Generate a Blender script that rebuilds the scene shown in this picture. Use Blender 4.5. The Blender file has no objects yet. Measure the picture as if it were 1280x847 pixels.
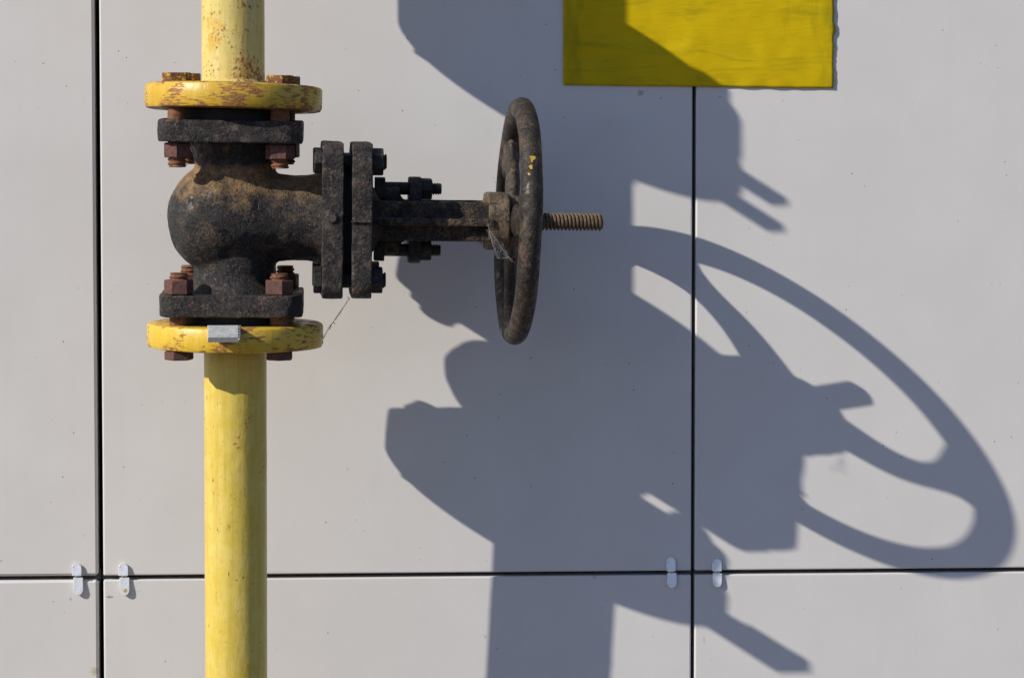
import bpy, bmesh, math, random
from mathutils import Vector, Matrix, noise as mnoise
random.seed(11)
SC = bpy.context.scene
COL = SC.collection
PI = math.pi

# ------------------------------------------------------------------ units
# One unit "u" is one photo pixel at the distance of the valve; S turns it into metres.
S = 0.00078
FX, FY = 414.0, 251.0         # where the view direction square to the wall meets it
GY = 1600.0                   # ground level, in u below the photo's top edge
CAMD = 3735.0                 # distance camera - wall in u
F = 3500.0                    # focal length in photo pixels
YAW, PITCH, ROLL = 0.0645082, 0.0493685, -0.0000964


def axes():
    f = Vector((math.sin(YAW) * math.cos(PITCH), math.cos(YAW) * math.cos(PITCH), -math.sin(PITCH)))
    r0 = Vector((math.cos(YAW), -math.sin(YAW), 0))
    u0 = r0.cross(f)
    r = math.cos(ROLL) * r0 + math.sin(ROLL) * u0
    u = -math.sin(ROLL) * r0 + math.cos(ROLL) * u0
    return r, u, f


AR, AU, AF = axes()


def at(px, py, d):
    """measured photo point -> position (x, z) in u on the plane d in front of the wall"""
    v = (px - 640) * AR - (py - 423.5) * AU + F * AF
    v = v / v.y * (CAMD - d)
    return v.x, (GY - FY) + v.z


def P(px, py, d):
    x, z = at(px, py, d)
    return Vector((x, -d, z))


# ------------------------------------------------------------------ camera, sky, sun
cam = bpy.data.cameras.new("camera")
cam.sensor_width = 36
cam.lens = 36 * F / 1280
cam.clip_start = 0.05
cam.clip_end = 500
co = bpy.data.objects.new("camera", cam)
COL.objects.link(co)
m = Matrix((AR, AU, -AF)).transposed().to_4x4()
m.translation = Vector((0, -CAMD, GY - FY)) * S
co.matrix_world = m
SC.camera = co

SUN_T, SUN_V = 1.86, 1.17     # light travels SUN_T to the right and SUN_V down per unit towards the wall
elev = math.atan2(SUN_V, math.hypot(SUN_T, 1))
w = bpy.data.worlds.new("World")
SC.world = w
w.use_nodes = True
nt = w.node_tree
bg = nt.nodes["Background"]
sky = nt.nodes.new("ShaderNodeTexSky")
sky.sky_type = 'NISHITA'
sky.sun_disc = False
sky.sun_elevation = elev
sky.sun_rotation = math.atan2(-SUN_T, -1)
tint = nt.nodes.new("ShaderNodeMix")            # a slightly deeper blue, as the camera's white balance shows it
tint.data_type = 'RGBA'
tint.blend_type = 'MULTIPLY'
tint.inputs[0].default_value = 1.0
tint.inputs[7].default_value = (1.02, 1.0, 1.13, 1)
nt.links.new(sky.outputs[0], tint.inputs[6])
nt.links.new(tint.outputs[2], bg.inputs[0])
bg.inputs[1].default_value = 0.098
sky.ozone_density = 4.0
sky.dust_density = 0.4

sl = bpy.data.lights.new("sun", 'SUN')
sl.energy = 4.75
sl.angle = math.radians(0.5)
sl.color = (1.0, 0.935, 0.83)
so = bpy.data.objects.new("sun", sl)
COL.objects.link(so)
so.rotation_euler = Vector((SUN_T, 1, -SUN_V)).to_track_quat('-Z', 'Y').to_euler()
so.location = (-3, -3, 4)

SC.view_settings.view_transform = 'Standard'
SC.view_settings.look = 'None'
SC.view_settings.exposure = 0.0
SC.view_settings.gamma = 1


# ------------------------------------------------------------------ materials
class G:
    def __init__(s, name):
        s.m = bpy.data.materials.new(name)
        s.m.use_nodes = True
        s.t = s.m.node_tree
        s.b = s.t.nodes["Principled BSDF"]
        s.co = s.t.nodes.new("ShaderNodeTexCoord").outputs["Object"]

    def link(s, a, b):
        s.t.links.new(a, b)

    def map(s, scale=(1, 1, 1), loc=(0, 0, 0), rot=(0, 0, 0)):
        n = s.t.nodes.new("ShaderNodeMapping")
        n.inputs["Scale"].default_value = scale
        n.inputs["Location"].default_value = loc
        n.inputs["Rotation"].default_value = rot
        s.link(s.co, n.inputs[0])
        return n.outputs[0]

    def noise(s, scale, detail=4, rough=0.55, vec=None, dist=0.0):
        n = s.t.nodes.new("ShaderNodeTexNoise")
        n.inputs["Scale"].default_value = scale
        n.inputs["Detail"].default_value = detail
        n.inputs["Roughness"].default_value = rough
        n.inputs["Distortion"].default_value = dist
        s.link(vec or s.co, n.inputs["Vector"])
        return n.outputs["Fac"]

    def voro(s, scale, vec=None):
        n = s.t.nodes.new("ShaderNodeTexVoronoi")
        n.inputs["Scale"].default_value = scale
        s.link(vec or s.co, n.inputs["Vector"])
        return n.outputs["Distance"]

    def ramp(s, fac, a, b, va=0.0, vb=1.0):
        n = s.t.nodes.new("ShaderNodeMapRange")
        n.inputs["From Min"].default_value = a
        n.inputs["From Max"].default_value = b
        n.inputs["To Min"].default_value = va
        n.inputs["To Max"].default_value = vb
        s.link(fac, n.inputs["Value"])
        return n.outputs["Result"]

    def math(s, op, a, b):
        n = s.t.nodes.new("ShaderNodeMath")
        n.operation = op
        for i, v in enumerate((a, b)):
            if isinstance(v, (int, float)):
                n.inputs[i].default_value = v
            else:
                s.link(v, n.inputs[i])
        return n.outputs[0]

    def mix(s, fac, a, b):
        n = s.t.nodes.new("ShaderNodeMix")
        n.data_type = 'RGBA'
        for sock, v in ((n.inputs[0], fac), (n.inputs[6], a), (n.inputs[7], b)):
            if isinstance(v, (int, float)):
                sock.default_value = v
            elif isinstance(v, tuple):
                sock.default_value = (*v, 1)
            else:
                s.link(v, sock)
        return n.outputs[2]

    def axis(s, k):
        n = s.t.nodes.new("ShaderNodeSeparateXYZ")
        s.link(s.co, n.inputs[0])
        return n.outputs[k]

    def bump(s, h, dist, strength=1.0, prev=None):
        n = s.t.nodes.new("ShaderNodeBump")
        n.inputs["Distance"].default_value = dist
        n.inputs["Strength"].default_value = strength
        s.link(h, n.inputs["Height"])
        if prev:
            s.link(prev, n.inputs["Normal"])
        return n.outputs[0]

    def out(s, color=None, rough=None, normal=None, metallic=None, spec=None):
        for k, v in (("Base Color", color), ("Roughness", rough), ("Normal", normal), ("Metallic", metallic),
                     ("Specular IOR Level", spec)):
            if v is None:
                continue
            if isinstance(v, (int, float)):
                s.b.inputs[k].default_value = v
            elif isinstance(v, tuple):
                s.b.inputs[k].default_value = (*v, 1)
            else:
                s.link(v, s.b.inputs[k])
        return s.m


SMUDGES = []
_w = P(640, 1500, 0)
for px_, py_, rx_, ry_, col_, th_ in ((137, 745.5, 9, 3.5, (0.22, 0.19, 0.12), .62), (118, 838, 12, 11, (0.45, 0.36, 0.20), .62), (88, 748, 4, 4, (0.25, 0.2, 0.14), .66),
                                      (172, 738, 14, 2, (0.3, 0.27, 0.22), .70), (606, 795, 6, 10, (0.3, 0.26, 0.2), .72), (743, 721, 5, 6, (0.5, 0.40, 0.22), .66),
                                      (880, 800, 3, 12, (0.5, 0.38, 0.18), .66), (801, 116, 10, 9, (0.30, 0.26, 0.18), .66), (436, 372, 5, 6, (0.3, 0.26, 0.2), .72)):
    _p = P(px_, py_, 0) - _w
    SMUDGES.append((_p.x, _p.z, rx_, ry_, col_, th_))


def mat_panel():
    g = G("panel_coating")
    base = g.mix(g.ramp(g.noise(9, 5, 0.6), 0.35, 0.65), (0.640, 0.622, 0.602), (0.672, 0.656, 0.638))
    st = g.noise(60, 4, 0.6, g.map((1, 1, 0.06)))
    base = g.mix(g.ramp(st, 0.55, 0.85, 0, 0.12), base, (0.52, 0.49, 0.45))
    fine = g.noise(900, 2, 0.7)
    base = g.mix(g.ramp(fine, 0.35, 0.65, 0, 0.10), base, (0.42, 0.40, 0.38))
    v = g.voro(62, g.map((1, 1, 0.8), (3.1, 0, 1.7)))
    sp = g.ramp(v, 0.030, 0.046, 1, 0)
    gate = g.ramp(g.noise(37, 1), 0.46, 0.50)
    base = g.mix(g.math('MULTIPLY', sp, gate), base, (0.10, 0.085, 0.07))
    v2 = g.voro(150, g.map((1, 1, 0.55), (0.3, 0, 0.9)))
    sp2 = g.ramp(v2, 0.05, 0.075, 0.7, 0)
    gate2 = g.ramp(g.noise(21, 2), 0.58, 0.62)
    base = g.mix(g.math('MULTIPLY', sp2, gate2), base, (0.20, 0.17, 0.14))
    for x, z, rx, rz, col, th in SMUDGES:
        dx = g.math('MULTIPLY', g.math('ADD', g.axis(0), -x * S), 1 / (rx * S))
        dz = g.math('MULTIPLY', g.math('ADD', g.axis(2), -z * S), 1 / (rz * S))
        rr = g.ramp(g.math('ADD', g.math('MULTIPLY', dx, dx), g.math('MULTIPLY', dz, dz)), 0, 1, 0.30, -0.25)
        k = g.ramp(g.math('ADD', g.noise(330, 5, 0.7), rr), th, th + 0.16, 0, 0.8)
        base = g.mix(k, base, col)
    n = g.bump(g.noise(700, 2), 0.0002, 0.25)
    return g.out(base, 0.5, n, spec=0.35)


def mat_dark(name, c, r=0.8):
    g = G(name)
    return g.out(g.mix(g.ramp(g.noise(60, 4), .3, .7), c, tuple(k * 1.7 for k in c)), r)


def mat_yellow(name, ca, cb, lo, hi, stretch, scale, drip=0.35, fleck=0.5, low=None, spots=(), rim=0.0):
    g = G(name)
    base = g.mix(g.ramp(g.noise(38, 5, 0.65), 0.32, 0.68), ca, cb)
    base = g.mix(g.ramp(g.noise(150, 3, 0.6, g.map((1, 1, 0.25))), 0.5, 0.75, 0, 0.35), base, tuple(c * 0.72 for c in ca))
    base = g.mix(g.ramp(g.noise(190, 4, 0.65, g.map((1, 1, 0.05))), 0.48, 0.70, 0, 0.55), base, (ca[0] * .78, ca[1] * .74, ca[2] * .55))
    base = g.mix(g.ramp(g.noise(120, 5, 0.7, g.map((1, 1, 0.12), (4, 4, 4))), 0.58, 0.75, 0, 0.5), base, (cb[0] * 1.04, cb[1] * 1.06, min(.4, cb[2] * 1.9)))
    gate = g.ramp(g.noise(42, 2), 0.38, 0.62, -0.10, 0.10)
    mk = g.math('ADD', g.noise(scale, 7, 0.62, g.map(stretch)), gate)
    mask = g.ramp(mk, lo, hi)
    v = g.voro(260)
    fl = g.math('MULTIPLY', g.ramp(v, 0.10, 0.17, 1, 0), g.ramp(g.noise(30, 2, 0.5, g.map((1, 1, 1), (5, 2, 1))), fleck, fleck + 0.05))
    if rim:      # paint worn off along the turned edges
        ez = g.math('ABSOLUTE', g.math('ADD', g.axis(2), -15.6 * S), 0)
        mk = g.math('ADD', mk, g.ramp(ez, 10.5 * S, 15.5 * S, 0, rim))
    if low:      # rust gathers just above the flange
        zz = g.ramp(g.axis(2), low[0] * S, low[1] * S, low[2], 0.0)
        mk = g.math('ADD', mk, zz)
        fz = g.math('MULTIPLY', g.ramp(g.voro(230), 0.16, 0.26, 1, 0), g.ramp(g.math('ADD', g.noise(60, 3), g.math('MULTIPLY', zz, 2.0)), 0.60, 0.66))
        fl = g.math('MAXIMUM', fl, fz)
    for sx_, sz_, rad_ in spots:    # clusters of rust pimples with a place of their own
        dx = g.math('MULTIPLY', g.math('ADD', g.axis(0), -sx_ * S), 1.0 / (rad_ * S))
        dz = g.math('MULTIPLY', g.math('ADD', g.axis(2), -sz_ * S), 0.55 / (rad_ * S))
        rr = g.math('ADD', g.math('MULTIPLY', dx, dx), g.math('MULTIPLY', dz, dz))
        front = g.ramp(g.axis(1), -4 * S, -3 * S, 1, 0)
        near = g.math('MULTIPLY', g.ramp(rr, 0, 1, 0.24, 0), front)
        dots = g.ramp(g.voro(210), 0.20, 0.34, 1, 0)
        fl = g.math('MAXIMUM', fl, g.math('MULTIPLY', dots, g.ramp(g.math('ADD', g.noise(150, 3, .7), near), 0.60, 0.67)))
        hal = g.ramp(g.math('ADD', g.noise(170, 4, .7), near), 0.58, 0.78, 0, 0.8)
        base = g.mix(hal, base, (0.58, 0.36, 0.035))
    mask = g.ramp(mk, lo, hi)
    rust = g.mix(g.ramp(g.noise(420, 4), 0.35, 0.65), (0.15, 0.055, 0.026), (0.38, 0.17, 0.06))
    halo = g.ramp(mk, lo - 0.05, hi, 0, 0.55)
    base = g.mix(halo, base, (0.46, 0.24, 0.035))
    base = g.mix(g.math('MULTIPLY', g.math('MAXIMUM', mask, fl), 0.86), base, rust)
    h = g.noise(190, 5, 0.6, g.map((1, 1, 0.30)))
    n = g.bump(h, 0.0013, drip)
    n = g.bump(g.noise(520, 3), 0.0004, 0.35, n)
    n = g.bump(mask, 0.0005, -0.5, n)
    return g.out(base, g.ramp(mask, 0, 1, 0.38, 0.8), n, spec=0.45)


def mat_cast(name, black, rust, dust, dusty, rusty=0.5, grit=0.6, up=None, wear=0.55):
    """old black paint on cast iron: rust showing through, tan dirt lying on it"""
    g = G(name)
    base = g.mix(g.ramp(g.noise(230, 8, 0.72), 0.36, 0.62), tuple(c * .22 for c in black), tuple(c * 1.05 for c in black))
    intact = g.ramp(g.noise(78, 5, 0.7, g.map((1, 1, 1), (3.3, 1.1, 7.7))), 0.52, 0.58)
    bare = g.math('SUBTRACT', 1.0, g.math('MULTIPLY', intact, 0.8))
    r = g.ramp(g.math('ADD', g.noise(420, 7, 0.72), g.ramp(g.noise(48, 3), .3, .7, -.12, .12)), rusty, rusty + 0.10)
    base = g.mix(g.math('MULTIPLY', g.math('MULTIPLY', r, 0.95), bare), base, rust)
    d = g.math('ADD', g.math('MULTIPLY', g.noise(60, 6, 0.65), 0.6), g.math('MULTIPLY', g.noise(520, 6, 0.75), 0.4))
    if up:
        z = g.ramp(g.axis(2), up[0] * S, up[1] * S, -0.34, 0.20)
        z = g.math('ADD', z, g.ramp(g.axis(2), 60 * S, 74 * S, 0, -0.26))  # tan cut on the upper neck, its shade put into the colour
        d = g.math('ADD', d, z)
    base = g.mix(g.math('MULTIPLY', g.ramp(d, dusty, dusty + 0.20, 0, 0.95), g.ramp(bare, 0, 1, 0.45, 1)), base, g.mix(g.ramp(g.noise(380, 5, .7), .35, .65), tuple(c * 0.42 for c in dust), dust))
    geo = g.t.nodes.new("ShaderNodeNewGeometry")
    ed = g.ramp(g.math('ADD', geo.outputs["Pointiness"], g.math('MULTIPLY', g.noise(120, 6, .75), 0.22)), 0.645, 0.70)
    base = g.mix(g.math('MULTIPLY', ed, wear), base, g.mix(g.ramp(g.noise(300, 4), .4, .6), (0.13, 0.075, 0.045), (0.26, 0.21, 0.16)))
    sp = g.ramp(g.voro(760), 0.10, 0.20, 0.75, 0)
    sp = g.math('MULTIPLY', sp, g.ramp(g.noise(110, 4), 0.47, 0.55))
    base = g.mix(sp, base, tuple(min(1, c * 1.4) for c in dust))
    n = g.bump(g.noise(120, 5, .6), 0.0022, grit * 0.55)
    n = g.bump(g.math('MULTIPLY', g.noise(430, 5, 0.75), g.ramp(bare, 0, 1, .10, 1)), 0.0028, grit, n)
    return g.out(base, g.math('MULTIPLY', g.ramp(g.noise(140, 6, .7), 0.35, 0.65, 0.45, 0.85), g.ramp(bare, 0, 1, 0.50, 1)), n, spec=0.38)


def mat_rust(name, a, b, paint=None, amount=0.5):
    g = G(name)
    base = g.mix(g.ramp(g.noise(300, 6, 0.7), 0.35, 0.65), a, b)
    if paint:
        base = g.mix(g.ramp(g.noise(210, 5, 0.65), amount, amount + 0.04), base, paint)
    n = g.bump(g.noise(520, 5, 0.7), 0.0010, 0.55)
    return g.out(base, 0.72, n, spec=0.3)


def mat_sheet():
    g = G("brushed_yellow_paint")
    st = g.noise(75, 6, 0.6, g.map((0.16, 1, 1), (0, 0, 0), (0, 0.10, 0)), 1.2)
    st2 = g.noise(38, 5, 0.65, g.map((0.22, 1, 1.0), (2, 0, 3), (0, -0.2, 0)), 1.5)
    base = g.mix(g.ramp(g.noise(14, 4), 0.3, 0.7), (0.54, 0.368, 0.002), (0.63, 0.450, 0.003))
    base = g.mix(g.ramp(st2, 0.50, 0.72, 0, 0.65), base, (0.44, 0.345, 0.004))
    base = g.mix(g.ramp(st, 0.52, 0.72, 0, 0.55), base, (0.26, 0.25, 0.005))
    # greener, thinner paint towards the edges of the sheet
    ex = g.math('ABSOLUTE', g.axis(0), 0)
    edge = g.math('ADD', g.ramp(ex, 138 * S, 176 * S, 0, 0.28), g.noise(60, 5, 0.6, g.map((1, 1, 0.25))))
    base = g.mix(g.ramp(edge, 0.62, 0.95, 0, 0.75), base, (0.25, 0.215, 0.005))
    n = g.bump(st, 0.0012, 0.3)
    n = g.bump(g.noise(420, 4, 0.6, g.map((0.12, 1, 1))), 0.0004, 0.4, n)
    return g.out(base, 0.55, n, spec=0.12)


def mat_galv():
    g = G("galvanised_steel")
    base = g.mix(g.ramp(g.noise(240, 4), .3, .7), (0.90, 0.90, 0.90), (0.80, 0.81, 0.82))
    base = g.mix(g.ramp(g.noise(190, 5, 0.6), 0.60, 0.66), base, (0.36, 0.29, 0.20))
    return g.out(base, 0.32, g.bump(g.noise(130, 4), 0.0016, 0.5), metallic=0.4)


def mat_ground():
    g = G("gravelly_asphalt")
    base = g.mix(g.ramp(g.noise(7, 6), .3, .7), (0.080, 0.060, 0.050), (0.125, 0.095, 0.078))
    base = g.mix(g.ramp(g.voro(70), 0.05, 0.45, 0.5, 0), base, (0.17, 0.145, 0.12))
    return g.out(base, 0.9, g.bump(g.noise(90, 5), 0.01, 0.6))


M = {}
M['panel'] = mat_panel()
M['cavity'] = mat_dark("dark_cavity", (0.008, 0.008, 0.009))
M['rail'] = mat_dark("grey_rail", (0.05, 0.052, 0.056), 0.6)
M['pipe_up'] = mat_yellow("faded_yellow_paint", (0.61, 0.49, 0.135), (0.69, 0.57, 0.20), 0.66, 0.71, (1, 1, 0.8), 300, 0.4, 0.52, (0, 48, 0.10), ((-20, 70, 17), (-22, 50, 12), (16, 20, 12)))
M['pipe'] = mat_yellow("pale_yellow_paint", (0.62, 0.455, 0.055), (0.70, 0.555, 0.145), 0.72, 0.76, (1, 1, 0.5), 260, 0.3, 0.60, None, ((15, -118, 9), (5, -150, 9)))
M['flange'] = mat_yellow("chipped_yellow_paint", (0.56, 0.345, 0.022), (0.63, 0.425, 0.045), 0.535, 0.60, (0.42, 0.42, 2.0), 260, 0.25, 0.54, rim=0.10)
M['flange_low'] = mat_yellow("chipped_yellow_paint_bright", (0.66, 0.42, 0.025), (0.68, 0.48, 0.065), 0.585, 0.64, (0.42, 0.42, 1.7), 240, 0.25, 0.56, rim=0.09)
M['body'] = mat_cast("weathered_black_casting", (0.022, 0.022, 0.023), (0.095, 0.060, 0.040), (0.37, 0.225, 0.10), 0.52, 0.53, 0.62, (-46, 48))
M['cast'] = mat_cast("black_casting", (0.024, 0.022, 0.022), (0.140, 0.090, 0.080), (0.26, 0.20, 0.16), 0.50, 0.56, 0.9)
M['bonnet'] = mat_cast("dirty_black_casting", (0.016, 0.014, 0.013), (0.080, 0.052, 0.034), (0.36, 0.245, 0.13), 0.50, 0.52, 0.7)
M['yoke'] = mat_cast("dusty_casting", (0.045, 0.036, 0.028), (0.09, 0.06, 0.04), (0.36, 0.26, 0.15), 0.44, 0.42, 0.6)
M['wheel'] = mat_cast("worn_brown_black_paint", (0.030, 0.024, 0.020), (0.105, 0.064, 0.042), (0.22, 0.160, 0.095), 0.53, 0.54, 0.38)
M['bolt'] = mat_rust("rusty_steel", (0.075, 0.032, 0.028), (0.165, 0.078, 0.062))
M['thread'] = mat_rust("orange_rust_thread", (0.10, 0.042, 0.024), (0.25, 0.115, 0.055))
M['bolt_yel'] = mat_rust("rusty_yellow_bolt", (0.10, 0.04, 0.02), (0.22, 0.10, 0.035), (0.56, 0.33, 0.03), 0.56)
M['bolt_blk'] = mat_cast("black_bolt", (0.022, 0.021, 0.021), (0.065, 0.045, 0.032), (0.20, 0.15, 0.09), 0.56, 0.56, 0.5, None, 0.0)
M['stem'] = mat_rust("dirty_stem_steel", (0.07, 0.05, 0.035), (0.22, 0.155, 0.09))
M['gasket'] = mat_dark("gasket", (0.012, 0.012, 0.013))
M['sheet'] = mat_sheet()
M['galv'] = mat_galv()
M['ground'] = mat_ground()
g_ = G("bright_steel")
M['steel'] = g_.out(g_.mix(g_.ramp(g_.noise(220, 5, .7, g_.map((1, 1, 4))), .35, .7), (0.66, 0.68, 0.65), (0.38, 0.39, 0.38)), 0.5,
                    g_.bump(g_.noise(500, 4), 0.0006, 0.5), metallic=0.1)
g_ = G("spider_silk")
M['silk'] = g_.out((0.72, 0.72, 0.72), 0.6)
g_ = G("tan_rust")
M['tan'] = g_.out(g_.mix(g_.ramp(g_.noise(500, 3), .4, .6), (0.62, 0.50, 0.24), (0.52, 0.38, 0.15)), 0.6)
g_ = G("dry_leaf")
M['leaf'] = g_.out((0.16, 0.12, 0.06), 0.8)
g_ = G("old_yellow_drip")
M['drip'] = g_.out((0.46, 0.29, 0.03), 0.6)


# ------------------------------------------------------------------ mesh helpers (all in u)
def lathe(prof, n=48, axis='Z', bm=None, mat=None):
    """prof: list of (radius, height)"""
    bm = bm or bmesh.new()
    rings = []
    for r, h in prof:
        if r < 1e-6:
            rings.append([bm.verts.new((0, 0, h))])
        else:
            rings.append([bm.verts.new((r * math.cos(2 * PI * k / n), r * math.sin(2 * PI * k / n), h)) for k in range(n)])
    for a, b in zip(rings, rings[1:]):
        for k in range(n):
            k2 = (k + 1) % n
            if len(a) == 1 and len(b) == 1:
                continue
            if len(a) == 1:
                bm.faces.new((a[0], b[k], b[k2]))
            elif len(b) == 1:
                bm.faces.new((a[k], a[k2], b[0]))
            else:
                bm.faces.new((a[k], a[k2], b[k2], b[k]))
    vs = [v for ring in rings for v in ring]
    if axis == 'X':
        bmesh.ops.transform(bm, matrix=Matrix(((0, 0, 1, 0), (0, 1, 0, 0), (-1, 0, 0, 0), (0, 0, 0, 1))), verts=vs)
    elif axis == 'Y':
        bmesh.ops.transform(bm, matrix=Matrix.Rotation(-PI / 2, 4, 'X'), verts=vs)
    if mat is not None:
        bmesh.ops.transform(bm, matrix=mat, verts=vs)
    bmesh.ops.recalc_face_normals(bm, faces=bm.faces)
    return bm


def disc(r, h0, h1, e=3, n=64, axis='Z', bm=None, mat=None):
    return lathe([(0, h0), (r - e, h0), (r - e * .3, h0 + e * .3), (r, h0 + e), (r, h1 - e), (r - e * .3, h1 - e * .3), (r - e, h1), (0, h1)], n, axis, bm, mat)


def prism(poly, h0, h1, axis='Z', bm=None, mat=None):
    bm = bm or bmesh.new()
    A = [bm.verts.new((x, y, h0)) for x, y in poly]
    B = [bm.verts.new((x, y, h1)) for x, y in poly]
    bm.faces.new(A[::-1])
    bm.faces.new(B)
    n = len(poly)
    for k in range(n):
        bm.faces.new((A[k], A[(k + 1) % n], B[(k + 1) % n], B[k]))
    vs = A + B
    if axis == 'X':     # poly is (y, z)
        bmesh.ops.transform(bm, matrix=Matrix(((0, 0, 1, 0), (1, 0, 0, 0), (0, 1, 0, 0), (0, 0, 0, 1))), verts=vs)
    elif axis == 'Y':   # poly is (x, z)
        bmesh.ops.transform(bm, matrix=Matrix(((1, 0, 0, 0), (0, 0, 1, 0), (0, 1, 0, 0), (0, 0, 0, 1))), verts=vs)
    if mat is not None:
        bmesh.ops.transform(bm, matrix=mat, verts=vs)
    bmesh.ops.recalc_face_normals(bm, faces=bm.faces)
    return bm


def rrect(a, b, r, n=6):
    pts = []
    for cx, cy, s in ((a - r, b - r, 0), (-a + r, b - r, 1), (-a + r, -b + r, 2), (a - r, -b + r, 3)):
        for k in range(n + 1):
            t = (s + k / n) * PI / 2
            pts.append((cx + r * math.cos(t), cy + r * math.sin(t)))
    return pts


def hexagon(af, rot=0.0):
    R = af / math.sqrt(3)
    return [(R * math.cos(rot + k * PI / 3), R * math.sin(rot + k * PI / 3)) for k in range(6)]


def hexbody(af, h0, h1, rot=0.0, axis='Z', bm=None, mat=None, cham=2.0):
    """hexagonal head or nut with its corners chamfered at both ends"""
    bm = bm or bmesh.new()
    p0 = hexagon(af - cham * 1.2, rot)
    p1 = hexagon(af, rot)
    rows = [[bm.verts.new((x, y, h)) for x, y in p] for p, h in ((p0, h0), (p1, h0 + cham * .6), (p1, h1 - cham * .6), (p0, h1))]
    bm.faces.new(rows[0][::-1])
    bm.faces.new(rows[-1])
    for a, b in zip(rows, rows[1:]):
        for k in range(6):
            bm.faces.new((a[k], a[(k + 1) % 6], b[(k + 1) % 6], b[k]))
    vs = [v for r in rows for v in r]
    if axis == 'X':
        bmesh.ops.transform(bm, matrix=Matrix(((0, 0, 1, 0), (1, 0, 0, 0), (0, 1, 0, 0), (0, 0, 0, 1))), verts=vs)
    if mat is not None:
        bmesh.ops.transform(bm, matrix=mat, verts=vs)
    bmesh.ops.recalc_face_normals(bm, faces=bm.faces)
    return bm


def thread(r, depth, pitch, h0, h1, axis='Z', bm=None, mat=None, n=28):
    """a real helix: every ring climbs one pitch per turn"""
    bm = bm or bmesh.new()
    tpl = [(r - depth, 0.0), (r - depth, .22), (r, .42), (r, .78)]
    mper = len(tpl)
    turns = max(1, int((h1 - h0) / pitch)) + 1
    prof = [(rr, (t + f) * pitch) for t in range(turns + 1) for rr, f in tpl]
    top, bot = h1, h0
    cols = []
    vs = []
    for k in range(n):
        c = []
        for rr, h in prof:
            hh = h0 - pitch + h + pitch * k / n
            rad = rr
            if hh < bot:
                hh = bot
                rad = r - depth
            if hh > top - 1.5:
                rad = min(rad, r - depth * .6)
            if hh > top:
                hh = top
                rad = r - depth
            c.append(bm.verts.new((rad * math.cos(2 * PI * k / n), rad * math.sin(2 * PI * k / n), hh)))
        cols.append(c)
        vs += c
    for k in range(n):
        a = cols[k]
        b = cols[(k + 1) % n]
        off = mper if k == n - 1 else 0
        for i in range(len(prof) - 1):
            j = i + off
            if k == n - 1:
                if i - 0 + 0 >= len(prof) - 1 - 0:
                    continue
                ja, jb = i + mper, i + 1 + mper
                if jb >= len(prof):
                    continue
                bm.faces.new((a[i], a[i + 1], b[jb], b[ja]))
            else:
                bm.faces.new((a[i], a[i + 1], b[i + 1], b[i]))
    # end caps: a plain disc a hair below each end
    for h in (bot + .2, top - .1):
        cap = [bm.verts.new(((r - depth * .7) * math.cos(2 * PI * k / n), (r - depth * .7) * math.sin(2 * PI * k / n), h)) for k in range(n)]
        bm.faces.new(cap)
        vs += cap
    if axis == 'X':
        bmesh.ops.transform(bm, matrix=Matrix(((0, 0, 1, 0), (0, 1, 0, 0), (-1, 0, 0, 0), (0, 0, 0, 1))), verts=vs)
    if mat is not None:
        bmesh.ops.transform(bm, matrix=mat, verts=vs)
    bmesh.ops.recalc_face_normals(bm, faces=bm.faces)
    return bm


def tube(pts, rad, n=10, bm=None, flat=1.0, up=None, dirs=None):
    """swept tube through pts; rad a number or list; flat squashes it along 'up'"""
    bm = bm or bmesh.new()
    pts = [Vector(p) for p in pts]
    rings = []
    for i, p in enumerate(pts):
        t = (pts[min(i + 1, len(pts) - 1)] - pts[max(i - 1, 0)]).normalized()
        if dirs:
            t = Vector(dirs[i]).normalized()
        u = Vector(up) if up else (Vector((0, 0, 1)) if abs(t.z) < .9 else Vector((1, 0, 0)))
        a = (u - t * u.dot(t)).normalized()
        b = t.cross(a)
        r = rad[i] if isinstance(rad, (list, tuple)) else rad
        fl = flat[i] if isinstance(flat, (list, tuple)) else flat
        rings.append([bm.verts.new(p + a * (r * fl * math.cos(2 * PI * k / n)) + b * (r * math.sin(2 * PI * k / n))) for k in range(n)])
    for a, b in zip(rings, rings[1:]):
        for k in range(n):
            bm.faces.new((a[k], a[(k + 1) % n], b[(k + 1) % n], b[k]))
    bm.faces.new(rings[0][::-1])
    bm.faces.new(rings[-1])
    bmesh.ops.recalc_face_normals(bm, faces=bm.faces)
    return bm


def box(x0, x1, y0, y1, z0, z1, bev=0.0, bm=None, seg=2):
    b2 = bmesh.new()
    vs = [b2.verts.new((x, y, z)) for x in (x0, x1) for y in (y0, y1) for z in (z0, z1)]
    for f in ((0, 1, 3, 2), (4, 6, 7, 5), (0, 4, 5, 1), (2, 3, 7, 6), (0, 2, 6, 4), (1, 5, 7, 3)):
        b2.faces.new([vs[i] for i in f])
    bmesh.ops.recalc_face_normals(b2, faces=b2.faces)
    if bev:
        bmesh.ops.bevel(b2, geom=b2.edges[:], offset=bev, segments=seg, profile=0.5, affect='EDGES')
    if bm is None:
        return b2
    me = bpy.data.meshes.new("tmp")
    b2.to_mesh(me)
    b2.free()
    bm.from_mesh(me)
    bpy.data.meshes.remove(me)
    return bm


CAST_TEX = bpy.data.textures.new("cast_clouds", 'CLOUDS')
CAST_TEX.noise_scale = 26 * S
CAST_TEX.noise_depth = 3


def to_mesh(name, bm, smooth=35):
    bmesh.ops.scale(bm, vec=(S, S, S), verts=bm.verts)
    me = bpy.data.meshes.new(name)
    bm.to_mesh(me)
    bm.free()
    if smooth:
        for p in me.polygons:
            p.use_smooth = True
        me.set_sharp_from_angle(angle=math.radians(smooth))
    return me


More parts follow.
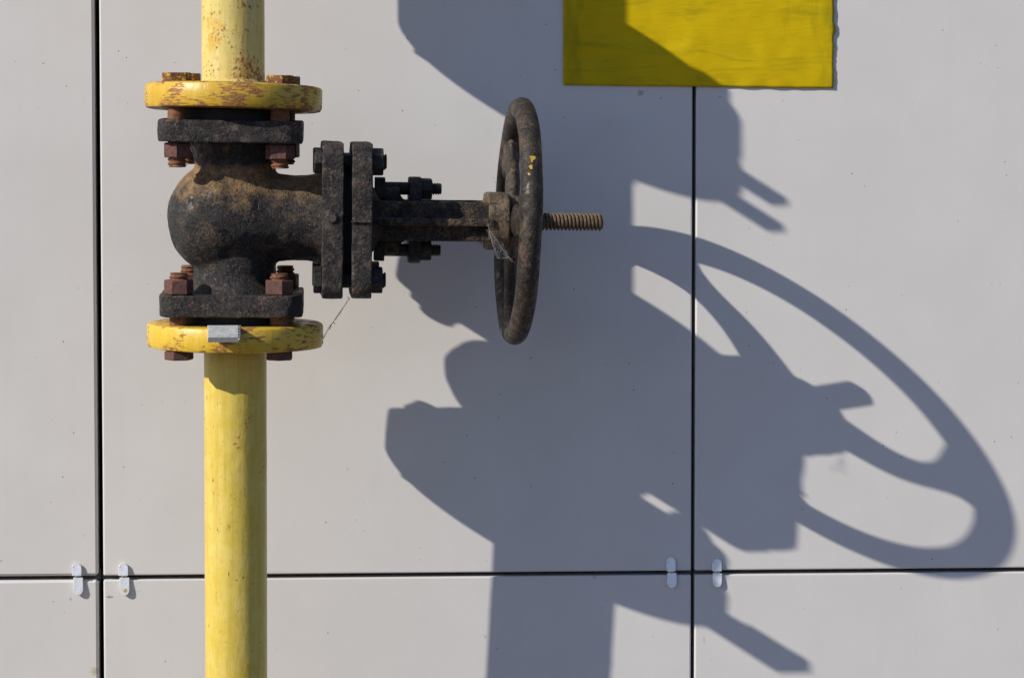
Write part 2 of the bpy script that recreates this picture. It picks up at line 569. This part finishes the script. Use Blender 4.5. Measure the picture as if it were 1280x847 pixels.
def cast_mesh(name, bm, voxel=2.2, smooth=5, amp=1.6):
    """weld overlapping solids into one sand-cast skin: voxel union, softened edges, uneven surface"""
    me = to_mesh(name, bm, 0)
    o = bpy.data.objects.new(name, me)
    COL.objects.link(o)
    r = o.modifiers.new("r", 'REMESH')
    r.mode = 'VOXEL'
    r.voxel_size = voxel * S
    s = o.modifiers.new("s", 'SMOOTH')
    s.factor = 0.5
    s.iterations = smooth
    if amp:
        d = o.modifiers.new("d", 'DISPLACE')
        d.texture = CAST_TEX
        d.texture_coords = 'LOCAL'
        d.strength = amp * S
        d.mid_level = 0.5
    dg = bpy.context.evaluated_depsgraph_get()
    new = bpy.data.meshes.new_from_object(o.evaluated_get(dg))
    bpy.data.objects.remove(o)
    bpy.data.meshes.remove(me)
    new.name = name
    for p in new.polygons:
        p.use_smooth = True
    return new


def link(name, me, mat, parent=None, loc=None, rot=None):
    o = bpy.data.objects.new(name, me)
    COL.objects.link(o)
    if mat is not None:
        me.materials.clear()
        me.materials.append(mat)
    if parent:
        o.parent = parent
    if loc is not None:
        o.location = Vector(loc) * S
    if rot is not None:
        o.rotation_euler = rot
    return o


def obj(name, bm, mat, parent=None, loc=None, rot=None, smooth=35):
    return link(name, to_mesh(name, bm, smooth), mat, parent, loc, rot)


def empty(name, loc=(0, 0, 0), parent=None, rot=(0, 0, 0)):
    o = bpy.data.objects.new(name, None)
    COL.objects.link(o)
    o.empty_display_size = 0.02
    o.location = Vector(loc) * S
    o.rotation_euler = rot
    if parent:
        o.parent = parent
    return o


def tag(o, label=None, cat=None, group=None, kind=None):
    for k, v in (('label', label), ('category', cat), ('group', group), ('kind', kind)):
        if v:
            o[k] = v
    return o


def copy_tree(src, parent, loc, rot=(0, 0, 0)):
    c = src.copy()
    COL.objects.link(c)
    c.parent = parent
    c.location = Vector(loc) * S
    c.rotation_euler = rot
    for ch in list(src.children):
        k = ch.copy()
        COL.objects.link(k)
        k.parent = c
    return c


# ------------------------------------------------------------------ the setting: ground and panelled wall
gb = bmesh.new()
R_ = 40 / S
gv = [gb.verts.new((x, y, 0)) for x, y in ((-R_, -R_), (R_, -R_), (R_, R_), (-R_, R_))]
gb.faces.new(gv)
tag(obj("ground", gb, M['ground'], smooth=0), kind='structure')

wall = tag(empty("panelled_wall", P(640, 1500, 0)), "pale grey wall of flat panels with narrow dark joints", "wall")
WL = wall.location / S


def wpart(name, bm, mat, parent=wall, smooth=35):
    bmesh.ops.translate(bm, vec=-WL, verts=bm.verts)
    return obj(name, bm, mat, parent, smooth=smooth)


# joint edges measured on the photo
xl0, _ = at(120.2, 400, 0)
xl1, _ = at(126.9, 400, 0)
xr0, _ = at(864.9, 400, 0)
xr1, _ = at(869.4, 400, 0)
_, zu = at(640, 714.6, 0)
_, zd = at(640, 719.8, 0)
PW = xr0 - xl1
PT = 42
gapL = xl1 - xl0
cols = [(xl0 - 2 * PW - 8, xl0 - PW - 8), (xl0 - PW, xl0), (xl1, xr0), (xr1, xr1 + PW), (xr1 + PW + 6, xr1 + 2 * PW + 6)]
rows = [(18, zd), (zu, zu + 1500)]
for ci, (x0, x1) in enumerate(cols):
    edge_bev = 3.4 if ci == 1 else 2.2          # left bevel widened, shaped to show a dim shaded side in the joint
    for z0, z1 in rows:
        wpart("cladding_panel", box(x0, x1, 0, PT, z0, z1, edge_bev, seg=1 if ci == 1 else 3), M['panel'], smooth=12)
wpart("backing_wall", box(cols[0][0] - 40, cols[-1][1] + 40, PT + 22, PT + 160, 1, zu + 1540), M['cavity'])
for zz in (zu - 3, ):
    wpart("support_rail", box(cols[0][0], cols[-1][1], PT + 2, PT + 21, zz - 26, zz + 28), M['cavity'])


# ------------------------------------------------------------------ panel clips
def clip_tab(sgn, w, h, seed):
    rnd = random.Random(seed)
    n = 10
    pts = [(-w / 2 + rnd.uniform(-.3, .3), 0)]
    for k in range(n + 1):
        a = PI - PI * k / n
        pts.append((w / 2 * math.cos(a) + rnd.uniform(-.25, .25), h - w / 2 + w / 2 * math.sin(a)))
    pts.append((w / 2, 0))
    bm = prism([(x, z * sgn) for x, z in pts], -1.1, 1.1, 'Y')
    bmesh.ops.bevel(bm, geom=bm.edges[:], offset=.3, segments=1, profile=.5, affect='EDGES', clamp_overlap=True)
    # bend: the tip of the tab stands off the panel
    for v in bm.verts:
        f = abs(v.co.z) / h
        v.co.y += (-1.6 - 3.0 * f) if sgn < 0 else (-4.4 + 2.6 * f)
    return bm


clips = [((97, 719.5), 17.5, 24.5, -.02, "worn steel panel clip at the left crossing, left of the vertical joint"),
         ((155.2, 719.5), 17.5, 25, -.01, "steel panel clip with a brown rust spot, beside the yellow pipe"),
         ((839, 713.8), 19.5, 21.5, 0.0, "steel panel clip fully in shadow at the right crossing"),
         ((896, 713.8), 17.5, 20.5, .05, "bright steel panel clip on the shadow edge, right of the right joint")]
for i, ((px, py), hu, hd, tilt, lab) in enumerate(clips):
    c = P(px, py, 0)
    t = tag(empty("panel_clip", c, rot=(0, tilt, 0)), lab, "clip", "steel clips holding the wall panels")
    a = clip_tab(1, 12.6, hu - 1.2, i)
    bmesh.ops.translate(a, vec=(-.7, 0, 1.2), verts=a.verts)
    obj("clip_tab", a, M['galv'], t, smooth=30)
    b = clip_tab(-1, 12.8, hd - 1.4, i + 20)
    bmesh.ops.translate(b, vec=(.6, 0, -1.6), verts=b.verts)
    obj("clip_tab", b, M['galv'], t, smooth=30)
    br = box(-4, 4, -2.2, PT - 2, -.9, .9, .3)
    obj("clip_web", br, M['galv'], t)
    dx = 16 if i % 2 == 0 else -16
    obj("back_bar", box(-14 + dx, 14 + dx, 14, 18, -7, 7, 1), M['rail'], t)
    if i == 1:
        obj("rust_spot", disc(3.0, -.25, .25, .2, 12, 'Y', mat=Matrix.Translation((.6, -5.0, -18.5))), M['tan'], t)

# ------------------------------------------------------------------ yellow sheet
sd = 2.3
c = P(873, 0, sd)
q = [P(704, 106.3, sd), P(1041.5, 110.3, sd)]
xl, xr = q[0].x - c.x, q[1].x - c.x
zb0, zb1 = q[0].z - c.z, q[1].z - c.z
ztop = 150.0
nx, nz = 110, 84
sb = bmesh.new()
grid = []
for j in range(nz + 1):
    row = []
    for i in range(nx + 1):
        u, v = i / nx, j / nz
        zb = zb0 + (zb1 - zb0) * u
        x = xl + (xr - xl) * u
        z = zb + (ztop - zb) * v
        if i == nx:
            x += 1.5 * mnoise.noise((z * .09, 3, 0)) + 1.2 * mnoise.noise((z * .31, 9, 0)) + (1.6 if abs(z + 38) < 8 else 0)
        if j == 0:
            z += .8 * mnoise.noise((x * .07, 1, 0)) + .4 * mnoise.noise((x * .3, 5, 0))
        y = 1.5 * mnoise.noise((x * .022, z * .03, 2)) + .9 * mnoise.noise((x * .05, z * .045, 7))
        y -= 2.2 * math.exp(-(((x + 10) / 16) ** 2 + ((z + 62) / 9) ** 2)) - 2 * math.exp(-(((x + 40) / 20) ** 2 + ((z + 58) / 12) ** 2))
        y += 1.0 * math.exp(-((z - zb) / 9) ** 2) * math.sin(x * .16)
        # torn, curled spot at the right edge
        e = math.exp(-(((x - xr + 4) / 7) ** 2 + ((z + 40) / 14) ** 2))
        y -= 3.4 * e * (0.6 + 0.4 * math.sin(z * .7))
        row.append(sb.verts.new((x, y * .42, z)))
    grid.append(row)
for j in range(nz):
    for i in range(nx):
        sb.faces.new((grid[j][i], grid[j][i + 1], grid[j + 1][i + 1], grid[j + 1][i]))
sheet = obj("painted_sheet", sb, M['sheet'], None, c)
sol = sheet.modifiers.new("thickness", 'SOLIDIFY')
sol.thickness = 1.3 * S
sol.offset = 0
tag(sheet, "yellow hand painted metal sheet fixed on the wall across a panel joint", "sheet")

# ------------------------------------------------------------------ pipes
DV = 232.5                                    # valve axis, distance in front of the wall
O = P(292.2, 272, DV)                         # valve origin
TILT = 0.037                                  # the pipe run leans a little out at the top


def lx(px, d=DV):
    return at(px, 272, d)[0] - O.x


def lz(py, d=DV):
    return at(292, py, d)[1] - O.z


UFD = 347
UP = Vector((at(291.6, 103, 238.5)[0], -238.5, at(291.6, 102.3, UFD)[1]))
up = tag(empty("yellow_pipe", UP, rot=(-0.006, 0, 0)), "upper yellow pipe with rust flecked faded paint, entering the valve from above", "pipe")


def pipe_mesh(r, h0, h1, seed):
    n, mrows = 72, int(abs(h1 - h0) / 5)
    bm = bmesh.new()
    rings = []
    for j in range(mrows + 1):
        h = h0 + (h1 - h0) * j / mrows
        ring = []
        for k in range(n):
            a = 2 * PI * k / n
            rr = r + .12 * mnoise.noise((math.cos(a) * 3 + seed, math.sin(a) * 3, h * .02)) + (.16 + (.7 * math.exp(-((h + 172) / 15) ** 2) if seed == 5 else 0)) * mnoise.noise((math.cos(a) * 9 + seed, math.sin(a) * 9, h * .16))
            ring.append(bm.verts.new((rr * math.cos(a), rr * math.sin(a), h)))
        rings.append(ring)
    for a, b in zip(rings, rings[1:]):
        for k in range(n):
            bm.faces.new((a[k], a[(k + 1) % n], b[(k + 1) % n], b[k]))
    bm.faces.new(rings[0])
    bm.faces.new(rings[-1])
    bmesh.ops.recalc_face_normals(bm, faces=bm.faces)
    return bm


def ring_flange(r, t, e=4):
    bm = lathe([(0, 0), (r - e - 2, 0), (r - e * .5, 1), (r, e + 1), (r, t - e), (r - e * .4, t - e * .35), (r - e - 1, t), (0, t)], 96)
    return bm


jz = lz(-198) - lz(103)                        # the next flange joint, above the picture
obj("pipe_tube", pipe_mesh(39, -4, jz + 700, 1), M['pipe_up'], up)
UF = at(291.6, 102.3, UFD)[1] - at(291.6, 134.6, UFD)[1]
upf = obj("flange", ring_flange(109.5, UF), M['flange'], up, (0, 0, -UF), (0.0, 0.024, 0))
obj("weld_bead", lathe([(38, 0), (44, 0), (43, 2.5), (39.5, 6), (38, 6)], 64), M['pipe_up'], up)
for dz, th in ((-40, 34), (6, 48)):
    obj("joint_flange", ring_flange(109.5, th), M['flange'], up, (0, 0, jz + dz))
obj("joint_gasket", disc(66, jz - 7, jz + 7, 1), M['gasket'], up)
for sx in (-1, 1):
    for sy in (-1, 1):
        bm = hexbody(33 if sx > 0 and sy < 0 else 31, jz + 54, jz + (72 if sx > 0 and sy < 0 else 66), .3 * sx)
        deep = sx > 0 and sy < 0
        hexbody(31, jz - (58 if deep else 50), jz - 40, .5 * sy, bm=bm)
        disc(11.5, jz - (74 if deep else 52), jz + 42, 1, 20, bm=bm)
        bmesh.ops.translate(bm, vec=(62 * sx, 62 * sy, 0), verts=bm.verts)
        obj("joint_bolt", bm, M['bolt'], up)
for k, (x, z) in enumerate(((8, 10), (3, -25))):
    obj("bonding_lug", box(x - 11, x + 11, -148, -60, jz + z - 8, jz + z + 2, 1), M['galv'], up)

LFD = 336
LP = Vector((at(294, 403, 227.5)[0], -227.5, at(294, 407.3, LFD)[1] + 3))
lo = tag(empty("yellow_pipe", LP, rot=(0.028, 0.003, 0)), "lower yellow pipe with smooth pale paint, running down below the valve", "pipe")
obj("pipe_tube", pipe_mesh(39, -(LP.z + 30), -30, 5), M['pipe'], lo)
LF = at(294, 407.3, LFD)[1] - at(294, 439, LFD)[1]
obj("flange", ring_flange(109.5, LF), M['flange_low'], lo, (0, 0, -LF - 3), (0, 0.004, 0))
obj("weld_bead", lathe([(38, -LF - 9), (39.5, -LF - 9), (42.5, -LF - 6), (43, -LF - 3), (38, -LF - 3)], 64), M['pipe'], lo)

# ------------------------------------------------------------------ the valve
valve = tag(empty("gate_valve", O, rot=(TILT, 0.004, 0)), "weathered black cast iron gate valve with handwheel, bolted between two yellow pipes", "valve")
BFL = Matrix.Rotation(0.018, 4, 'Z') @ Matrix.Rotation(0.006, 4, 'Y')
BON = Matrix.Rotation(0.058, 4, 'Z') @ Matrix.Rotation(0.012, 4, 'Y')     # bonnet axis turns slightly to the wall and droops

# body: bulb, side branch and two necks in one casting
bm = bmesh.new()
prof = [(0, -82)]
for k in range(1, 13):
    a = PI / 2 * k / 12
    prof.append((70 * math.sin(a) ** .94, -16 - 66 * math.cos(a)))
prof += [(67, 2), (63, 22), (57.5, 40), (54.5, 56), (53, 75), (53, 92), (55, 102), (58, 110), (58, 116), (0, 116)]
lathe(prof, 56, 'X', bm, Matrix.Rotation(0.03, 4, 'Z'))
zt, zb = lz(176), lz(366)
lathe([(0, 0), (50, 0), (50, zt - 30), (52, zt - 16), (60, zt - 3), (60, zt + 6), (0, zt + 6)], 48, 'Z', bm, Matrix.Translation((2, 0, 0)))
lathe([(0, 0), (51, 0), (51, zb + 26), (53, zb + 14), (61, zb + 2), (61, zb - 6), (0, zb - 6)], 48, 'Z', bm, Matrix.Translation((1, 0, 0)))
link("body", cast_mesh("body", bm, 2.0, 16, 2.6), M['body'], valve)

# square end flanges
z0, z1 = lz(175.3, 320), lz(147.2, 320)
fb = prism(rrect(88, 88, 27), z0, z1, mat=Matrix.Translation((-3.2, 0, 0)) @ Matrix.Rotation(0.012, 4, 'Y'))
link("body_flange", cast_mesh("body_flange", fb, 1.7, 4, 3.0), M['cast'], valve)
z2, z3 = lz(394.2, 320), lz(366.8, 320)
fb = prism(rrect(87.5, 87.5, 27), z2, z3, mat=Matrix.Translation((-1.4, 0, 0)))
link("body_flange", cast_mesh("body_flange", fb, 1.7, 4, 3.0), M['cast'], valve)
obj("gasket", disc(66, z1 - 2, UP.z - O.z - UF + 2, 1, 64), M['gasket'], valve)
obj("gasket", disc(66, LP.z - O.z - 5, z2 + 2, 1, 64), M['gasket'], valve)


def bolt_set(name, parent, head_mat, head, nut, shank, thr, rots, loc, af=31, axis='Z', mats=None, r=11.5, mat=None):
    """one bolt: Empty with head, shank, nut and threaded end"""
    mats = mats or (head_mat, M['bolt'], M['thread'])
    e = empty(name, loc, parent)
    obj("bolt_head", hexbody(af, head[0], head[1], rots[0], axis, mat=mat), mats[0], e, smooth=25)
    obj("nut", hexbody(af, nut[0], nut[1], rots[1], axis, mat=mat), mats[1], e, smooth=25)
    obj("shank", disc(r, shank[0], shank[1], .6, 24, axis, mat=mat), mats[2], e)
    a, b = thr
    flip = Matrix.Identity(4)
    if b < a:
        flip = Matrix.Rotation(PI, 4, 'Y') if axis == 'X' else Matrix.Rotation(PI, 4, 'X')
        a, b = -a, -b
    mm = flip if mat is None else mat @ flip
    obj("thread", thread(r, 1.7, 5.2, a, b, axis, mat=mm), mats[2], e, smooth=50)
    return e


# vertical bolts through the pipe flanges
for k, (x, y, ra, rb, dz, tl) in enumerate(((-66.5, -60, .16, -.5, 0, 207), (58.5, -61, -.35, .95, -2.5, 208), (-60, 62, .4, .2, 0, 206), (64, 61, .1, .3, -3, 206))):
    za = UP.z - O.z - .3 + dz
    zn = z0 + dz * .7
    bolt_set("flange_bolt", valve, M['bolt_yel'], (za, za + 15.5), (zn - 18.5, zn - .5), (zn - 4, za + 2), (zn - 10, lz(tl, 294)), (ra, rb), (x, y, 0))
for k, (x, y, ra, rb, dz, tl) in enumerate(((-65.2, -60, .2, .1, 0, 339), (57.6, -61, .5, -.32, 0, 339.5), (-58, 62, .4, .2, 0, 337), (63, 61, .1, .3, 0, 337))):
    za = LP.z - O.z - LF - 3 + .3
    zn = z3
    bolt_set("flange_bolt", valve, M['bolt'], (za - 11, za), (zn + .3, zn + 18), (za - 2, zn + 4), (zn + 10, lz(tl, 294)), (ra, rb), (x, y, 0))

# bonnet flanges (upright pair)
xa, xb, xc, xd = lx(401.5), lx(427.5), lx(438), lx(463)
fb = prism(rrect(86, 95.5, 20), xa, xb, 'X', mat=BFL)
disc(7, -89, -84, 1, 16, 'Y', fb, BFL @ Matrix.Translation((lx(413), 0, 5)))
link("body_flange", cast_mesh("body_flange", fb, 1.7, 4, 2.8), M['cast'], valve)
fb = prism(rrect(85, 95, 20), xc, xd, 'X', mat=BFL)
box(xc - .8, xd + .8, -86.0, -84, -2.0, .4, .4, fb)
link("bonnet_flange", cast_mesh("bonnet_flange", fb, 1.5, 3, 2.6), M['cast'], valve)
obj("gasket", prism(rrect(60, 66, 16), xb - 2, xc + 2, 'X', mat=BFL), M['gasket'], valve)
for k, (y, z) in enumerate(((-61, 72.5), (-61, -72.5), (60, 71), (60, -73))):
    mats = (M['bolt_blk'], M['bolt_blk'], M['bolt_blk'])
    bolt_set("bonnet_bolt", valve, None, (xa - 10, xa + .5), (xd - .5, xd + 13.5), (xa - 2, xd + 4), (xd + 6, xd + 17.5),
             (.1 + .35 * k, .5 - .3 * k), (0, 0, 0), 29, 'X', mats, 10, BFL @ Matrix.Translation((0, y, z)))

# bonnet: stuffing box with lugs, two ribbed yoke arms, yoke head
bm = bmesh.new()
x0, x1 = lx(463), lx(607)
lathe([(0, x0 - 4), (44, x0 - 4), (40, x0 + 5), (27, x0 + 12), (25, x0 + 36), (0, x0 + 36)], 36, 'X', bm, BON)
for s in (-1, 1):
    pts = [(lx(480), 0), (lx(480), 41 * s), (lx(499), 41 * s), (lx(499.5), 33 * s), (lx(502), 28 * s), (lx(507), 25 * s), (lx(515), 22 * s), (lx(515), 0)]
    prism(pts, -13, 13, 'Y', bm, BON)
for s in (-1, 1):
    # arm web and its outward rib
    b2 = prism(rrect((lx(622) - x0) / 2 + 2, 24.5, 3, 3), 26, 38, 'Y')
    bmesh.ops.transform(b2, matrix=BON @ Matrix.Diagonal((1, s, 1, 1)) @ Matrix.Translation(((lx(622) + x0) / 2, 0, 0)), verts=b2.verts)
    b2.normal_update()
    me = bpy.data.meshes.new("t")
    bmesh.ops.recalc_face_normals(b2, faces=b2.faces)
    b2.to_mesh(me)
    bm.from_mesh(me)
    b3 = prism([(x0 - 2, -5.5), (x0 - 2, 4.5), (lx(614), 4.5), (lx(614), -5.5)], 34, 48, 'Y')
    bmesh.ops.transform(b3, matrix=BON @ Matrix.Diagonal((1, s, 1, 1)), verts=b3.verts)
    bmesh.ops.recalc_face_normals(b3, faces=b3.faces)
    b3.to_mesh(me)
    bm.from_mesh(me)
link("bonnet", cast_mesh("bonnet", bm, 1.7, 3, 1.2), M['bonnet'], valve)
fb = prism(rrect(45, 36, 34), lx(608), lx(635), 'X', mat=BON)
link("yoke_head", cast_mesh("yoke_head", fb, 1.6, 4, 1.4), M['yoke'], valve)
# gland follower plate with two T-head bolts
fb = prism(rrect(17, 54, 14), lx(510.5), lx(526.5), 'X', mat=BON)
link("gland_flange", cast_mesh("gland_flange", fb, 1.6, 3, 0.8), M['bolt_blk'], valve)
for s in (-1, 1):
    zc = lz(235.5) if s > 0 else lz(313)
    mt = BON @ Matrix.Translation((0, 0, zc + 3))
    e = empty("gland_bolt", (0, 0, 0), valve)
    hb = prism(rrect(14, 13.5, 3, 3), lx(469), lx(480.5), 'X', mat=mt)
    obj("bolt_head", hb, M['bolt_blk'], e)
    obj("shank", disc(8, lx(478), lx(530), .5, 20, 'X', mat=mt), M['bolt_blk'], e)
    obj("nut", hexbody(25, lx(526), lx(540), .1 * s, 'X', mat=mt), M['bolt_blk'], e, smooth=25)
    obj("thread", thread(7.5, 1.2, 3.2, lx(534), lx(552), 'X', mat=mt), M['bolt_blk'], e, smooth=50)

# stem
obj("stem", thread(11, 2.6, 4.85, lx(500), lx(757), 'X', mat=BON @ Matrix.Translation((lx(620), 0, 0)) @ Matrix.Rotation(0.05, 4, 'Z') @ Matrix.Translation((-lx(620), 0, 0))), M['stem'], valve, smooth=60)

# handwheel
hx = lx(649)
hw = empty("handwheel", BON @ Vector((hx, 0, 0)), valve, (0, 0.030, 0.050))
RC, RT = 141.5, 14.3
bm = bmesh.new()
n, k2 = 120, 24
vv = [[None] * k2 for _ in range(n)]
for i in range(n):
    a = 2 * PI * i / n
    for j in range(k2):
        b = 2 * PI * j / k2
        rr = RC + RT * math.cos(b) * (1 + .02 * mnoise.noise((a * 5, b * 2, 0)))
        xx = RT * .96 * math.sin(b) + .8 * mnoise.noise((math.cos(a) * 2, math.sin(a) * 2, 1))
        vv[i][j] = bm.verts.new((xx, rr * math.cos(a), rr * math.sin(a)))
for i in range(n):
    for j in range(k2):
        bm.faces.new((vv[i][j], vv[(i + 1) % n][j], vv[(i + 1) % n][(j + 1) % k2], vv[i][(j + 1) % k2]))
bmesh.ops.recalc_face_normals(bm, faces=bm.faces)
obj("rim", bm, M['wheel'], hw)
# three curved spokes; angles measured from the camera side, upwards
for q in range(3):
    pts, rad = [], []
    for k in range(15):
        f = k / 14
        r = 14 + f * 119
        ang = math.radians((8, 5, 6)[q] - 9 * math.sin(min(1, f / .85) * PI) * (1, .3, .6)[q] + 15 * f * f + (0, 125, 243)[q])
        pts.append((-7 * (1 - f) ** 2 - 1, -r * math.cos(ang), r * math.sin(ang)))
        rad.append(14.5 + 9 * (1 - f) ** 2.5 + 35 * max(0, (f - .60) / .40) ** 2.5)
    obj("spoke", tube(pts, rad, 20, None, [min(.56, 9.5 / x) for x in rad], (1, 0, 0), [(0, p[1], p[2]) for p in pts]), M['wheel'], hw, smooth=60)
obj("hub", lathe([(0, -14), (27, -14), (32, -10), (32, 2), (27, 9), (22, 12), (0, 12)], 40, 'X'), M['yoke'], hw)
obj("hub_boss", lathe([(0, 10), (25, 10), (26, 13), (26, 18), (23, 20), (0, 20)], 36, 'X'), M['wheel'], hw)
obj("stem_nut", hexbody(36, 19, 28, .2, 'X'), M['wheel'], hw, smooth=25)
# flecks of old yellow paint on the rim
rf = random.Random(4)
for ang, ln, wd in ((32, 5, 3.4), (27.5, 3, 2.6), (24, 2, 1.6)):
    bm = bmesh.new()
    a0 = math.radians(ang)
    cb = math.radians(rf.uniform(-6, 20))
    vs = []
    for k in range(13):
        t = 2 * PI * k / 13
        a = a0 + (ln * rf.uniform(.45, 1.3) * math.cos(t)) / RC
        b = -cb + (wd * rf.uniform(.45, 1.3) * math.sin(t)) / RT
        rr = RC + (RT * 1.012) * math.cos(b)
        vs.append(bm.verts.new(((RT * .97 + .4) * math.sin(b), -rr * math.cos(a), rr * math.sin(a))))
    bm.faces.new(vs)
    obj("paint_fleck", bm, M['drip'], hw)

# ------------------------------------------------------------------ steel wedge driven into the lower joint
wd = P(285.5, 409, 235)
wz = [(-90, -7, 3), (-140, -9, 7), (-168, -10, 10)]
bm = bmesh.new()
rows_ = []
hw_ = 18.5
for y, zb_, zt_ in wz:
    rows_.append([bm.verts.new((x, y, z)) for x, z in ((-hw_, zb_), (hw_, zb_), (hw_, zt_), (-hw_, zt_))])
# chamfered outer end
rows_.append([bm.verts.new((x, -172, z)) for x, z in ((-hw_ + 1, -4), (hw_ - 1, -4), (hw_ - 1, 9), (-hw_ + 1, 9))])
for a, b in zip(rows_, rows_[1:]):
    for k in range(4):
        bm.faces.new((a[k], a[(k + 1) % 4], b[(k + 1) % 4], b[k]))
bm.faces.new(rows_[0])
bm.faces.new(rows_[-1])
for k in range(5):
    box(hw_ - .6, hw_ + 1.2, -171.5, -125, -7 + 3.3 * k, -5.2 + 3.3 * k, .4, bm)
bmesh.ops.recalc_face_normals(bm, faces=bm.faces)
wdg = obj("steel_wedge", bm, M['steel'], None, wd, smooth=25)
tag(wdg, "short bright steel wedge sticking out over the lower yellow flange", "wedge")


# ------------------------------------------------------------------ cobwebs and caught leaves
def web(name, anchors, strands, sag, rad, seed, label):
    rnd = random.Random(seed)
    bm = bmesh.new()
    for _ in range(strands):
        a, b = rnd.sample(anchors, 2)
        a = a + Vector([rnd.uniform(-3, 3) for _ in range(3)])
        b = b + Vector([rnd.uniform(-3, 3) for _ in range(3)])
        pts = []
        s = rnd.uniform(.2, 1) * sag
        for k in range(7):
            f = k / 6
            p = a.lerp(b, f)
            p.z -= s * 4 * f * (1 - f)
            pts.append(p + Vector([rnd.uniform(-.5, .5) for _ in range(3)]))
        tube(pts, rad * rnd.uniform(.6, 1.3), 4, bm)
    return tag(obj(name, bm, M['silk'], smooth=0), label, "cobweb")


an = [P(610, 284, 266), P(616, 295, 264), P(624, 310, 256), P(633, 319, 252), P(643, 326, 250), P(622, 322, 250), P(630, 306, 254)]
web("cobweb", an, 26, 4, .065, 3, "dusty white cobweb between the yoke head and the handwheel")
an = [P(404, 424, 200), P(412, 410, 205), P(424, 392, 212), P(437, 372, 218)]
bm = bmesh.new()
for k in range(3):
    pts = [p + Vector([random.uniform(-1.2, 1.2) for _ in range(3)]) for p in an]
    tube(pts, .22, 4, bm)
for k in range(8):
    p = an[1].lerp(an[2], random.random()) + Vector([random.uniform(-1, 1) for _ in range(3)])
    tube([p, p + Vector([random.uniform(-2, 2) for _ in range(3)])], [.6, .3], 4, bm)
tag(obj("cobweb", bm, M['leaf'], smooth=0), "dirty brown spider thread running from the lower yellow flange to the bonnet flange", "cobweb")
bm = bmesh.new()
p0 = P(600, 297, 212)
tube([p0, p0 + Vector((1, 0, -6)), p0 + Vector((3, 1, -11))], [.5, 1.6, .4], 5, bm, .4)
tube([p0 + Vector((-2, 0, 0)), p0 + Vector((-3, 0, -5)), p0 + Vector((-1, 1, -8))], [.4, 1.1, .3], 5, bm, .4)
tag(obj("dry_leaf", bm, M['leaf']), "tiny dry leaf scrap hanging under the valve yoke", "leaf")
bm = bmesh.new()
p0 = P(243, 183, 320)
tube([p0, p0 + Vector((2, -1, 5)), p0 + Vector((7, -2, 8)), p0 + Vector((13, -1, 10))], [.5, .8, .7, .3], 5, bm, .5)
tag(obj("grass_blade", bm, M['leaf']), "curled dry grass blade caught under the upper black flange", "grass")
